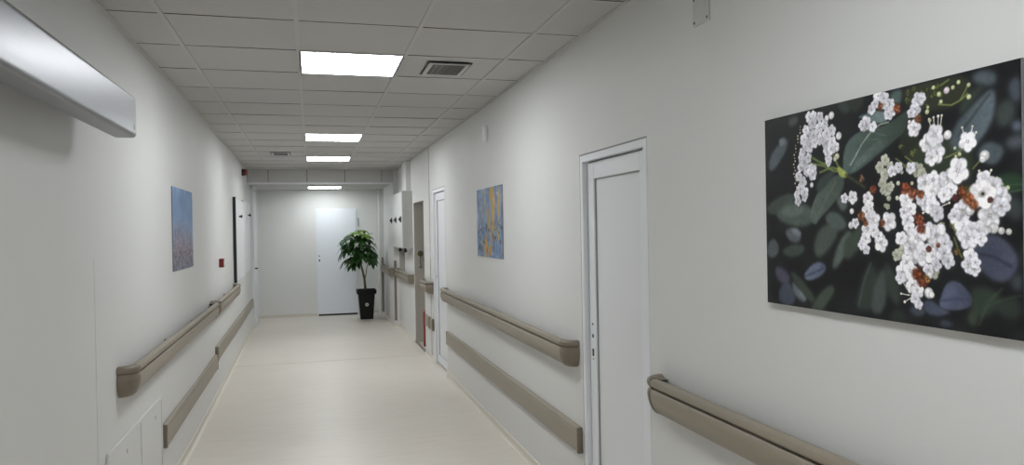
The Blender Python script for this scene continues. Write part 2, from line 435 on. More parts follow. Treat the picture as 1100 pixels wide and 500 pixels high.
# corner guards
def cguard(x0, x1, y, z0, z1, label):
    bm = bmesh.new(); box(bm, x0, x1, y - .006, y - .0005, z0, z1, .002)
    tag(obj('corner_guard', bm, M['taupe_dark']), label, 'corner guard', 'taupe corner guards')
cguard(1.312, 1.358, YF - .001 - .0, .10, 1.10, 'taupe vertical corner guard at the end of the cabinet wall') if False else None
bm = bmesh.new(); box(bm, XE - .005, XE + .034, YF - .005, YF - .0005, .10, 1.10, .0015); box(bm, XE - .005, XE - .0005, YF - .0005, YF + .02, .10, 1.10, .0015)
tag(obj('corner_guard', bm, M['taupe_dark']), 'taupe vertical corner guard where the cabinet wall ends', 'corner guard', 'taupe corner guards')
bm = bmesh.new(); box(bm, 1.272, 1.312, 14.114, 14.1195, .07, 1.10, .0015)
tag(obj('corner_guard', bm, M['taupe_dark']), 'taupe vertical strip on the column beside the potted plant', 'corner guard', 'taupe corner guards')

# ------------------------------------------------------------------ doors
def pdoor(name, y0, y1, zt, rec, gap, holes):
    """White plastic-profile door standing in an opening of the right wall; its face looks to -x."""
    fw = .036
    bm = bmesh.new()
    def fr(x0, x1, a, b_, z0_, z1_, bev=.003): box(bm, x0, x1, a, b_, z0_, z1_, bev)
    fr(XR - .003, XR + rec, y0 + .001, y0 + fw, 0, zt - .001); fr(XR - .003, XR + rec, y1 - fw, y1 - .001, 0, zt - .001)
    fr(XR - .003, XR + rec, y0 + fw, y1 - fw, zt - fw, zt - .001)
    root = struct(name, bm, M['pvc_white'])
    bm = bmesh.new(); g = .007  # thin grey strip paints in the shadow gap beside and above the frame
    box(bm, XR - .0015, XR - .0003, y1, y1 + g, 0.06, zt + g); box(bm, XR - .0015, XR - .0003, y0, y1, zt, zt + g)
    obj('shadow_joint', bm, mat('shadow_joint_grey', rgb(138, 138, 136), .7), root)
    a, b_, z0_, z1_ = y0 + fw + .006, y1 - fw - .006, gap, zt - fw - .006
    st = .088; xf = XR + .024; xk = XR + rec - .002
    bm = bmesh.new()
    box(bm, xf, xk, a, a + st, z0_, z1_, .004); box(bm, xf, xk, b_ - st, b_, z0_, z1_, .004)
    box(bm, xf, xk, a + st, b_ - st, z1_ - st, z1_, .004); box(bm, xf, xk, a + st, b_ - st, z0_, z0_ + st, .004)
    leaf = obj('door_leaf', bm, M['pvc_white'], root)
    bm = bmesh.new(); box(bm, xf + .013, xk - .003, a + st, b_ - st, z0_ + st, z1_ - st); obj('inset_panel', bm, M['white'], leaf)
    bm = bmesh.new()
    e = .006
    for q in ((a + st, a + st + e, z0_ + st, z1_ - st), (b_ - st - e, b_ - st, z0_ + st, z1_ - st), (a + st + e, b_ - st - e, z1_ - st - e, z1_ - st), (a + st + e, b_ - st - e, z0_ + st, z0_ + st + e)):
        box(bm, xf + .007, xf + .0125, *q)
    obj('glazing_seal', bm, M['metalgrey'], leaf)
    bm = bmesh.new()
    box(bm, xk - .01, xk, y0 + fw, a - .0005, z0_, zt - fw); box(bm, xk - .01, xk, b_ + .0005, y1 - fw, z0_, zt - fw); box(bm, xk - .01, xk, a, b_, z1_ + .0005, zt - fw)
    obj('gasket_or_shade', bm, mat('grey_gasket', rgb(120, 121, 122), .6), root)
    for z, h, w in holes:
        bm = bmesh.new(); box(bm, xf - .002, xf + .003, b_ - st / 2 - w / 2, b_ - st / 2 + w / 2, z - h / 2, z + h / 2, .002)
        obj('lock_hole', bm, M['dark'], leaf)
    return root
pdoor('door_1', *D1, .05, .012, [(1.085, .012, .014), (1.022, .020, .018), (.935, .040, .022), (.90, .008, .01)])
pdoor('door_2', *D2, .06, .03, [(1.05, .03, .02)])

# end door
bm = bmesh.new(); box(bm, .085, .855, YE - .006, YE, .0, 2.045, .002)
d4 = struct('door_4', bm, M['enddoor'])
bm = bmesh.new(); box(bm, .105, .835, YE - .020, YE - .0065, .035, 2.022, .002); lf = obj('door_leaf', bm, M['enddoor'], d4)
bm = bmesh.new(); box(bm, .105, .835, YE - .012, YE - .0065, .002, .034); obj('gap_shade', bm, M['dark'], d4)  # black strip stands in for the shade in the gap under the leaf
for z, h in ((1.145, .022), (1.06, .045)):
    bm = bmesh.new(); box(bm, .128, .150, YE - .024, YE - .018, z - h / 2, z + h / 2, .002); obj('lock_hole', bm, M['dark'], lf)
bm = bmesh.new(); box(bm, .872, .888, YE - .022, YE - .0005, 1.70, 1.86, .003)
obj('contact_switch', bm, mat('grey_plastic', rgb(110, 114, 116), .5), d4)

# left door of the end bay: tall white frame, leaf and black lever
y0, y1 = 13.17, 14.10
def lw(bm, d0, d1, a, b_, z0, z1, bev=.003):
    x = xl((a + b_) / 2) ; box(bm, x + d0, x + d1, a, b_, z0, z1, bev)
XD = xl(13.6) + .003
bm = bmesh.new()
for q in ((XD - .002, XD + .045, y0, y0 + .06, 0, HE - .006), (XD - .002, XD + .045, y1 - .06, y1, 0, HE - .006), (XD - .002, XD + .045, y0 + .06, y1 - .06, HE - .07, HE - .006)): box(bm, *q, .004)
d3 = struct('door_3', bm, M['pvc_white'])
bm = bmesh.new(); box(bm, XD - .002, XD + .03, y0 + .066, y1 - .066, .012, HE - .076, .003); lf = obj('door_leaf', bm, M['pvc_white'], d3)
bm = bmesh.new(); box(bm, XD, XD + .012, y0 + .0605, y0 + .0655, .012, HE - .076); obj('gasket_or_shade', bm, M['rubber_or_shade'], d3)
bm = bmesh.new(); box(bm, XD + .030, XD + .036, y0 + .08, y0 + .12, .86, 1.06, .002); pl = obj('handle_plate', bm, M['white'], lf)
bm = bmesh.new(); cyl(bm, (XD + .034, y0 + .10, 1.0), (XD + .085, y0 + .10, 1.0), .011, n=14); cyl(bm, (XD + .078, y0 + .10, 1.0), (XD + .078, y0 + .24, .995), .010, n=14)
obj('lever_handle', bm, M['dark'], pl)

# ------------------------------------------------------------------ white cabinets on the left wall
def lcab(ya, yb, z0, z1, ky, kz, label, d=.035, gasket_or_shade=False):
    x = xl((ya + yb) / 2); s = (xl(yb) - xl(ya)) / (yb - ya)
    t = thing('wall_cabinet', (xl(ya), ya, z0), label, 'cabinet', 'flat white cabinets on the left wall', rz=math.atan2(-(xl(yb) - xl(ya)), yb - ya))
    L = yb - ya; h = z1 - z0
    bm = bmesh.new(); box(bm, .001, d - .008, 0.03 if gasket_or_shade else 0, L, 0, h, .002); obj('body', bm, M['cabinet'], t)
    if gasket_or_shade:
        bm = bmesh.new(); box(bm, .001, d + .002, 0, .03, -.01, h + .01, .002); obj('edge_strip', bm, M['rubber_or_shade'], t)
    bm = bmesh.new(); box(bm, d - .0075, d, .04 if gasket_or_shade else .01, L - .01, .01, h - .01, .003); dr = obj('door', bm, M['white'], t)
    bm = bmesh.new(); cyl(bm, (d, ky - ya, kz - z0), (d + .022, ky - ya, kz - z0), .010, n=14); cyl(bm, (d + .022, ky - ya, kz - z0), (d + .042, ky - ya, kz - z0), .020, .018, n=16)
    obj('knob', bm, M['dark'], dr)
lcab(9.74, 11.15, .995, 2.05, 10.25, 1.825, 'flat white wall cabinet with a black edge strip, nearer of two on the left wall', gasket_or_shade=True)
lcab(11.17, 12.30, 1.02, 2.08, 11.95, 1.88, 'flat white wall cabinet with one black knob, farther of two on the left wall')

# ------------------------------------------------------------------ cabinet with three black knobs on the right wall
ya, yb, z0, z1, dp = 10.60, 12.36, 1.345, 2.17, .152
t = thing('wall_cabinet', (XR, ya, z0), 'grey white steel cabinet with three black knobs on the right wall above the handrail', 'cabinet')
L = yb - ya; h = z1 - z0
bm = bmesh.new(); box(bm, -dp + .014, -.001, 0, L, 0, h, .003); obj('body', bm, M['cabinet_side'], t)
for i in range(3):
    a = i * L / 3
    bm = bmesh.new(); box(bm, -dp, -dp + .0135, a + .004, a + L / 3 - .004, .004, h - .004, .003); dr = obj('door', bm, M['cabinet'], t)
    kz = 1.765 - z0; ky = a + .14 + .03 * i
    bm = bmesh.new(); cyl(bm, (-dp, ky, kz), (-dp - .012, ky, kz), .046, n=22); obj('knob_plate', bm, M['dark'], dr)
    bm = bmesh.new(); cyl(bm, (-dp - .0125, ky, kz), (-dp - .026, ky, kz), .026, .022, n=18); box(bm, -dp - .034, -dp - .026, ky - .03, ky + .03, kz - .010, kz + .010, .003); obj('knob', bm, M['dark'], dr)
for yy, rr_ in ((.10, .03), (.75, .028)):
    bm = bmesh.new(); cyl(bm, (-.10, yy, -.001), (-.10, yy, -.035), rr_ * .6, n=14); cyl(bm, (-.10, yy, -.035), (-.10, yy, -.06), rr_, rr_ * .7, n=16); obj('cable_gland', bm, M['dark'], t)
# grey conduit between cabinet and handrail
bm = bmesh.new(); box(bm, XR - .075, XR - .0005, 11.60, 11.70, .985, 1.344, .006)
tag(obj('conduit_cover', bm, mat('conduit_grey', rgb(150, 147, 140), .5)), 'grey vertical conduit cover between wall cabinet and handrail', 'conduit')
# duct above the cabinet
bm = bmesh.new(); box(bm, XR - .075, XR - .0005, 10.72, 11.15, z1 + .002, HC - .003, .003)
tag(obj('cable_duct', bm, M['wall']), 'white box duct rising from the knobbed cabinet to the ceiling', 'duct')

# ------------------------------------------------------------------ small fittings
def plate_box(name, x, y0, y1, z0, z1, d, m, bev, parent=None):
    bm = bmesh.new(); s = 1 if x < 0 else -1
    xs = sorted((x + s * .0006, x + s * d)); box(bm, xs[0], xs[1], y0, y1, z0, z1, bev, seg=3); return obj(name, bm, m, parent)
# steel cover plate, upper right
t = thing('cover_plate', (XR, 2.443, 2.44), 'pale metal cover plate with corner screws high on the right wall', 'cover plate')
bm = bmesh.new(); box(bm, -.006, -.0006, -.057, .057, -.094, .094, .0015); obj('plate', bm, M['plate'], t)
for yy, zz in ((-.045, -.08), (.047, -.08), (.047, .006), (-.045, .08), (.047, .08)):
    bm = bmesh.new(); cyl(bm, (-.006, yy, zz), (-.0085, yy, zz), .005, .004, n=14); obj('screw', bm, M['screw'], t)
# detector
t = thing('motion_sensor', (XR, 5.90, 2.385), 'small white upright sensor box high on the right wall above the autumn print', 'sensor')
bm = bmesh.new(); box(bm, -.030, -.0006, -.028, .028, -.062, .062, .007, seg=3); obj('housing', bm, M['pvc_white'], t)
bm = bmesh.new(); box(bm, -.034, -.0302, -.018, .018, -.035, .01, .002); obj('lens', bm, M['white'], t)
# light switch
t = thing('light_switch', (XR, 8.91, 1.30), 'small white light switch between the far white door and the joint strip', 'light switch')
bm = bmesh.new(); box(bm, -.009, -.0006, -.035, .035, -.05, .05, .003); obj('plate', bm, M['pvc_white'], t)
bm = bmesh.new(); box(bm, -.014, -.0092, -.02, .02, -.03, .03, .002); obj('rocker', bm, M['white'], t)
# red call point
t = thing('fire_call_point', (xl(8.12), 8.12, 1.30), 'small dark red fire call point on the left wall above the handrail', 'call point')
bm = bmesh.new(); box(bm, .0006, .045, -.045, .045, -.045, .045, .005); obj('housing', bm, M['red_dark'], t)
bm = bmesh.new(); box(bm, .0452, .048, -.028, .028, -.028, .02, .001); obj('window', bm, M['sticker'], t)
# sounder
t = thing('fire_sounder', (xl(11.35), 11.35, 2.49), 'small dark red fire sounder high on the left wall near the ceiling', 'fire sounder')
bm = bmesh.new(); cyl(bm, (.0006, 0, 0), (.03, 0, 0), .05, n=28); obj('base', bm, M['dark'], t)
bm = bmesh.new(); cyl(bm, (.0302, 0, 0), (.075, 0, 0), .048, .036, n=28); obj('horn', bm, M['red_dark'], t)

# ------------------------------------------------------------------ niche contents
t = thing('fire_extinguisher', (XR + .135, 10.10, 0.0), 'red fire extinguisher standing in the recess, half hidden by its edge', 'fire extinguisher')
bm = bmesh.new()
prof = [(.0, .0), (.078, .0), (.082, .008), (.082, .44), (.076, .475), (.055, .50), (.03, .515), (.02, .53), (.0, .53)]
n_ = 28; R = []
for r_, z_ in prof: R.append([bm.verts.new((r_ * math.cos(2 * PI * k / n_), r_ * math.sin(2 * PI * k / n_), z_)) for k in range(n_)])
for A, B in zip(R, R[1:]):
    for k in range(n_):
        f = bm.faces.new([A[k], A[(k + 1) % n_], B[(k + 1) % n_], B[k]]); f.smooth = True
bmesh.ops.remove_doubles(bm, verts=bm.verts[:], dist=1e-6)
obj('tank', bm, M['red'], t)
bm = bmesh.new(); cyl(bm, (0, 0, .53), (0, 0, .575), .018, n=14); box(bm, -.014, .014, -.06, .05, .575, .59, .003); box(bm, -.012, .012, -.075, .03, .602, .614, .003); cyl(bm, (0, .01, .585), (0, .01, .606), .008, n=10)
obj('valve', bm, M['dark'], t)
bm = bmesh.new(); tube(bm, [(.015, .02, .55), (.05, .05, .56), (.07, .07, .50), (.072, .075, .38), (.07, .075, .24)], .009); obj('hose', bm, M['dark'], t)
# valve on the far jamb of the niche
t = thing('pipe_valve', (XR + .075, N1[1] - .004, 1.27), 'small brass pipe valve with a handwheel on the far side of the recess', 'valve')
bm = bmesh.new(); cyl(bm, (0, -.0005, 0), (0, -.07, 0), .026, n=18); cyl(bm, (0, -.05, 0), (-.035, -.05, -.02), .018, n=14); obj('body', bm, M['brass'], t)
bm = bmesh.new()
ring = [(.034 * math.cos(a * PI / 9), -.09, .034 * math.sin(a * PI / 9)) for a in range(19)]
tube(bm, ring, .007, n=8); cyl(bm, (0, -.07, 0), (0, -.10, 0), .010, n=12)
for a in range(3):
    c, s = math.cos(a * PI / 3) * .034, math.sin(a * PI / 3) * .034; cyl(bm, (-c, -.09, -s), (c, -.09, s), .005, n=8)
obj('handwheel', bm, mat('valve_wheel_green', rgb(70, 82, 52), .5), t)
bm = bmesh.new(); cyl(bm, (0, -.03, -.02), (0, -.03, -.16), .012, n=12); cyl(bm, (0, -.03, -.16), (0, -.03, -.20), .022, n=14); obj('outlet', bm, M['metalgrey'], t)

# ------------------------------------------------------------------ access panel low on the left wall
t = thing('access_panel', (xl(4), 3.62, .10), 'flush white access panel with two small doors low on the left wall', 'access panel')
L = 1.22; h = .53
bm = bmesh.new()
for q in ((0, L, 0, .02), (0, L, h - .022, h), (0, .022, .02, h - .022), (L - .022, L, .02, h - .022), (.655, .695, .02, h - .022)): box(bm, .0006, .012, *q, .003)
obj('frame', bm, M['wall'], t)
for a, b_ in ((.0245, .6525), (.6975, L - .0245)):
    bm = bmesh.new(); box(bm, .0006, .008, a, b_, .0225, h - .0245, .002); dr = obj('door', bm, M['wall'], t)
    bm = bmesh.new(); cyl(bm, (.008, a + .33, h - .085), (.0105, a + .33, h - .085), .011, n=18); obj('lock', bm, M['plate'], dr)

# ------------------------------------------------------------------ steel box high on the left wall
t = thing('steel_wall_unit', (xl(2), 1.30, 2.008), 'long brushed stainless steel box mounted high on the left wall', 'wall unit')
bm = bmesh.new(); box(bm, .110, .200, 0, 2.095, 0, .172, .020, seg=5); o = obj('housing', bm, M['steel'], t); smooth_sharp(o, 40)
bm = bmesh.new(); box(bm, .2002, .2014, 2.045, 2.07, .030, .050, .0004); obj('rating_sticker', bm, M['sticker'], t)
bm = bmesh.new(); box(bm, .2015, .2018, 2.049, 2.066, .036, .039); box(bm, .2015, .2018, 2.049, 2.06, .043, .045); obj('sticker_mark', bm, M['dark'], t)
for yy in (.35, 1.20):
    bm = bmesh.new(); box(bm, .0006, .1095, yy - .03, yy + .03, .10, .16, .002); obj('bracket', bm, M['metalgrey'], t)

# ------------------------------------------------------------------ potted plant
P0 = Vector((.95, 13.70, 0))
t = thing('potted_plant', P0, 'leafy green umbrella plant in a square black pot before the end wall', 'potted plant')
def taper(bm, a, b_, z0_, z1_):
    lo = [bm.verts.new((sx * a, sy * a, z0_)) for sx, sy in ((-1, -1), (1, -1), (1, 1), (-1, 1))]
    hi = [bm.verts.new((sx * b_, sy * b_, z1_)) for sx, sy in ((-1, -1), (1, -1), (1, 1), (-1, 1))]
    return lo, hi
bm = bmesh.new()
rings = []
for a, z in ((.112, 0), (.146, .46), (.168, .462), (.172, .468), (.174, .535), (.168, .54), (.158, .54), (.154, .50)):
    q = []
    n_ = 5
    for (sx, sy), a0 in (((1, 1), 0), ((-1, 1), 90), ((-1, -1), 180), ((1, -1), 270)):
        for k in range(n_):
            an = math.radians(a0 + 90 * k / (n_ - 1)); r_ = .018
            q.append(bm.verts.new((sx * (a - r_) + r_ * math.cos(an), sy * (a - r_) + r_ * math.sin(an), z)))
    rings.append(q)
k = len(rings[0])
for A, B in zip(rings, rings[1:]):
    for i in range(k): bm.faces.new([A[i], A[(i + 1) % k], B[(i + 1) % k], B[i]])
bm.faces.new(rings[0][::-1]); bm.faces.new(rings[-1])
pot = obj('pot', bm, M['pot'], t); smooth_sharp(pot, 40)
bm = bmesh.new(); box(bm, -.150, .150, -.150, .150, .5005, .515, .004); obj('soil', bm, M['soil'], t)
bm = bmesh.new(); cyl(bm, (0, -.1335, .27), (0, -.136, .27), .030, n=28); st = obj('round_sticker', bm, M['sticker'], pot); tag(st, 'pale round sticker')
bm = bmesh.new(); cyl(bm, (0, -.1361, .272), (0, -.1366, .272), .017, n=20); obj('sticker_emblem', bm, M['sticker_ink'], pot)
trunk = [(-.01, 0, .505), (-.02, 0, .62), (-.03, .0, .74), (-.055, .0, .86), (-.085, 0, .98), (-.115, 0, 1.10), (-.13, 0, 1.22), (-.12, 0, 1.34)]
bm = bmesh.new(); tube(bm, trunk, [.026, .022, .021, .020, .018, .016, .013, .009], 12)
tube(bm, [(-.035, .01, .70), (.0, .01, .80), (.02, .02, .95), (.06, .02, 1.06)], [.010, .009, .007, .005], 8)
rnd = random.Random(12)
leaves = bmesh.new()
def leaflet(bm, base, d, up, L, W, droop, mi):
    side = d.cross(up).normalized(); n = 7; rows = []
    for i in range(n + 1):
        s = i / n
        w = W * math.sin(PI * min(1, s * .94 + .05)) ** .8 * (1 - .25 * s)
        p = base + d * (L * s) - Vector((0, 0, 1)) * droop * L * s * s
        lift = up * (w * .28)
        rows.append([bm.verts.new(p - side * w + lift), bm.verts.new(p), bm.verts.new(p + side * w + lift)])
    for A, B in zip(rows, rows[1:]):
        for j in range(2):
            f = bm.faces.new([A[j], A[j + 1], B[j + 1], B[j]]); f.material_index = mi; f.smooth = True
def whorl(center, axis, n, L, W, droop, mi, phase=0.0):
    axis = axis.normalized(); a = axis.orthogonal().normalized(); b_ = axis.cross(a)
    for k in range(n):
        t_ = 2 * PI * k / n + phase
        out = (a * math.cos(t_) + b_ * math.sin(t_))
        d = (out * .9 + axis * .35).normalized()
        leaflet(leaves, center, d, (axis - out * .3).normalized(), L * rnd.uniform(.8, 1.15), W * rnd.uniform(.85, 1.2), droop, mi)
# branch tips: x and z around the trunk head (m), y depth
tips = [(-.36, .00, 1.46), (-.30, -.10, 1.38), (-.26, .10, 1.52), (-.16, -.06, 1.56), (-.06, .05, 1.60), (-.02, -.10, 1.52), (.03, .08, 1.44),
        (-.33, .02, 1.22), (-.22, -.12, 1.28), (-.12, .10, 1.36), (-.10, -.14, 1.42), (-.24, .04, 1.12), (-.18, -.05, 1.00), (.02, -.08, 1.26), (.10, .04, 1.18),
        (.12, -.06, 1.15), (.13, .0, 1.08), (.10, -.12, 1.06), (.05, .0, 1.34), (-.20, .12, 1.40), (-.05, .12, 1.18), (-.24, -.04, .98), (-.20, -.02, 1.44), (-.08, -.02, 1.48), (-.28, .06, 1.32), (-.14, -.08, 1.24), (.0, .04, 1.32), (-.34, -.04, 1.36), (-.10, .06, 1.50), (-.14, .02, 1.12), (.09, -.16, 1.12), (-.30, .02, 1.10), (-.34, -.06, 1.26), (-.22, .0, 1.05), (-.16, -.12, 1.12), (.0, -.14, 1.16), (.12, -.12, 1.20), (-.30, -.08, 1.46), (.02, .0, 1.50)]
for i, (x, y, z) in enumerate(tips):
    p = Vector((x, y, z)); base = Vector((-.12, 0, 1.10 + .5 * max(0, min(.24, z - 1.15)))) if x < .08 or z > 1.2 else Vector((.05, .02, 1.04))
    mid = (base + p) / 2 + Vector((0, 0, .05))
    tube(bm, [base, mid, p], [.006, .005, .004], 6)
    ax = (p - base); ax = Vector((ax.x * .6, ax.y * .8, abs(ax.z) * .5 + .18))
    young = i in (3, 4, 5)
    whorl(p, ax, 7 if i % 3 else 6, .160 if x < .08 else .125, .050, .95 if z < 1.5 else .6, 1 if young else 0, rnd.uniform(0, 1))
# two long upright shoots
for q, a in (((-.02, 0, 1.50), (.14, 0, 1.56)), ((.0, 0, 1.42), (.17, .0, 1.34))):
    tube(bm, [Vector(q), (Vector(q) + Vector(a)) / 2 + Vector((0, 0, .02)), Vector(a)], .004, 6)
whorl(Vector((.17, 0, 1.34)), Vector((.5, 0, .2)), 4, .10, .018, .4, 0)
obj('trunk', bm, M['bark'], t)
obj('foliage', leaves, [M['leaf'], M['leaf_young']], t)

# ------------------------------------------------------------------ wall prints
def gblur(a, s):
    if s < .5: return a
    r = int(s * 3) + 1; k = np.exp(-np.arange(-r, r + 1) ** 2 / (2 * s * s)); k /= k.sum()
    a = np.apply_along_axis(lambda v: np.convolve(np.pad(v, r, mode='edge'), k, 'valid'), 0, a)
    return np.apply_along_axis(lambda v: np.convolve(np.pad(v, r, mode='edge'), k, 'valid'), 1, a)
class Canvas:
    """Picture of a flat print, painted on the vertices of its own fine mesh; millimetre coordinates."""
    def __init__(s, W, H, res):
        s.W, s.H, s.res = W, H, res
        s.nx, s.ny = int(W / res) + 1, int(H / res) + 1
        s.img = np.zeros((s.ny, s.nx, 3)); s.dx = W / (s.nx - 1); s.dy = H / (s.ny - 1)
    def win(s, x0, x1, y0, y1, pad):
        i0 = max(0, int((x0 - pad) / s.dx)); i1 = min(s.nx, int((x1 + pad) / s.dx) + 2)
        j0 = max(0, int((y0 - pad) / s.dy)); j1 = min(s.ny, int((y1 + pad) / s.dy) + 2)
        return i0, i1, j0, j1
    def put(s, w, mask, col, col2=None, grad=None):
        i0, i1, j0, j1 = w; a = mask[..., None]
        c = np.array(col, float)
        if col2 is not None and grad is not None: c = c * (1 - grad[..., None]) + np.array(col2, float) * grad[..., None]
        s.img[j0:j1, i0:i1] = s.img[j0:j1, i0:i1] * (1 - a) + c * a
    def poly(s, pts, col, blur=0, col2=None, alpha=1.0):
        xs = pts[:, 0]; ys = pts[:, 1]; pad = blur * 3 + 2
        w = s.win(xs.min(), xs.max(), ys.min(), ys.max(), pad); i0, i1, j0, j1 = w
        if i1 - i0 < 2 or j1 - j0 < 2: return
        X, Y = np.meshgrid(np.arange(i0, i1) * s.dx, np.arange(j0, j1) * s.dy)
        m = np.zeros(X.shape)
        for ox, oy in ((-.25, -.25), (.25, -.25), (-.25, .25), (.25, .25)):
            ins = np.zeros(X.shape, bool); xx = X + ox * s.dx; yy = Y + oy * s.dy; n = len(pts)
            for a in range(n):
                xa, ya = pts[a]; xb, yb = pts[(a + 1) % n]
                if ya == yb: continue
                c = ((ya > yy) != (yb > yy)) & (xx < (xb - xa) * (yy - ya) / (yb - ya) + xa); ins ^= c
            m += ins * .25
        m = gblur(m, blur / s.dx)
        g = None
        if col2 is not None: g = np.clip((X - xs.min()) / max(1, xs.max() - xs.min()), 0, 1)
        s.put(w, m * alpha, col, col2, g)
    def disc(s, x, y, rx, ry, col, soft=.15, ang=0.0, alpha=1.0, col2=None):
        R = max(rx, ry); w = s.win(x - R, x + R, y - R, y + R, 3); i0, i1, j0, j1 = w
        if i1 - i0 < 1 or j1 - j0 < 1: return
        X, Y = np.meshgrid(np.arange(i0, i1) * s.dx - x, np.arange(j0, j1) * s.dy - y)
        u = (X * math.cos(ang) + Y * math.sin(ang)) / rx; v = (-X * math.sin(ang) + Y * math.cos(ang)) / ry
        d = np.sqrt(u * u + v * v)
        m = np.clip((1 + soft / 2 - d) / soft, 0, 1)
        s.put(w, m * alpha, col, col2, np.clip(d ** 2, 0, 1) if col2 is not None else None)
    def line(s, pts, w, col, blur=0):
        pts = [np.array(p, float) for p in pts]
        for a, b in zip(pts, pts[1:]):
            d = b - a; L = math.hypot(*d)
            if L < 1e-6: continue
            n = np.array([-d[1], d[0]]) / L * w / 2
            s.poly(np.array([a - n, b - n, b + n, a + n]), col, blur)
    def mesh(s, name, parent, place, m):
        # place(u, v) -> local position, u, v in metres
        nx, ny = s.nx, s.ny
        U, V = np.meshgrid(np.arange(nx) * s.dx / 1000, np.arange(ny) * s.dy / 1000)
        co = np.array(place(U, V)).reshape(3, -1).T
        idx = np.arange(nx * ny).reshape(ny, nx)
        f = np.stack([idx[:-1, :-1], idx[:-1, 1:], idx[1:, 1:], idx[1:, :-1]], -1).reshape(-1, 4)
        me = bpy.data.meshes.new(name)
        me.vertices.add(nx * ny); me.vertices.foreach_set('co', co.astype(np.float32).ravel())
        me.loops.add(f.size); me.loops.foreach_set('vertex_index', f.ravel().astype(np.int32))
        me.polygons.add(len(f)); me.polygons.foreach_set('loop_start', (np.arange(len(f)) * 4).astype(np.int32))
        me.update(calc_edges=True)
        c = np.clip(s.img, 0, 255) / 255; c = np.where(c <= .04045, c / 12.92, ((c + .055) / 1.055) ** 2.4)
        at = me.color_attributes.new('picture', 'FLOAT_COLOR', 'POINT')
        at.data.foreach_set('color', np.concatenate([c, np.ones(c.shape[:2] + (1,))], -1).astype(np.float32).ravel())
        me.materials.append(m)
        o = bpy.data.objects.new(name, me); C.objects.link(o); o.parent = parent
        return o
def print_mat(name, rough, gain):
    m = bpy.data.materials.new(name); m.use_nodes = True; nt = m.node_tree; b = nt.nodes['Principled BSDF']
    a = nt.nodes.new('ShaderNodeAttribute'); a.attribute_name = 'picture'
    mx = nt.nodes.new('ShaderNodeVectorMath'); mx.operation = 'SCALE'; mx.inputs['Scale'].default_value = gain
    nt.links.new(a.outputs['Color'], mx.inputs[0]); nt.links.new(mx.outputs[0], b.inputs['Base Color'])
    b.inputs['Roughness'].default_value = rough; b.inputs['Specular IOR Level'].default_value = .25
    return m

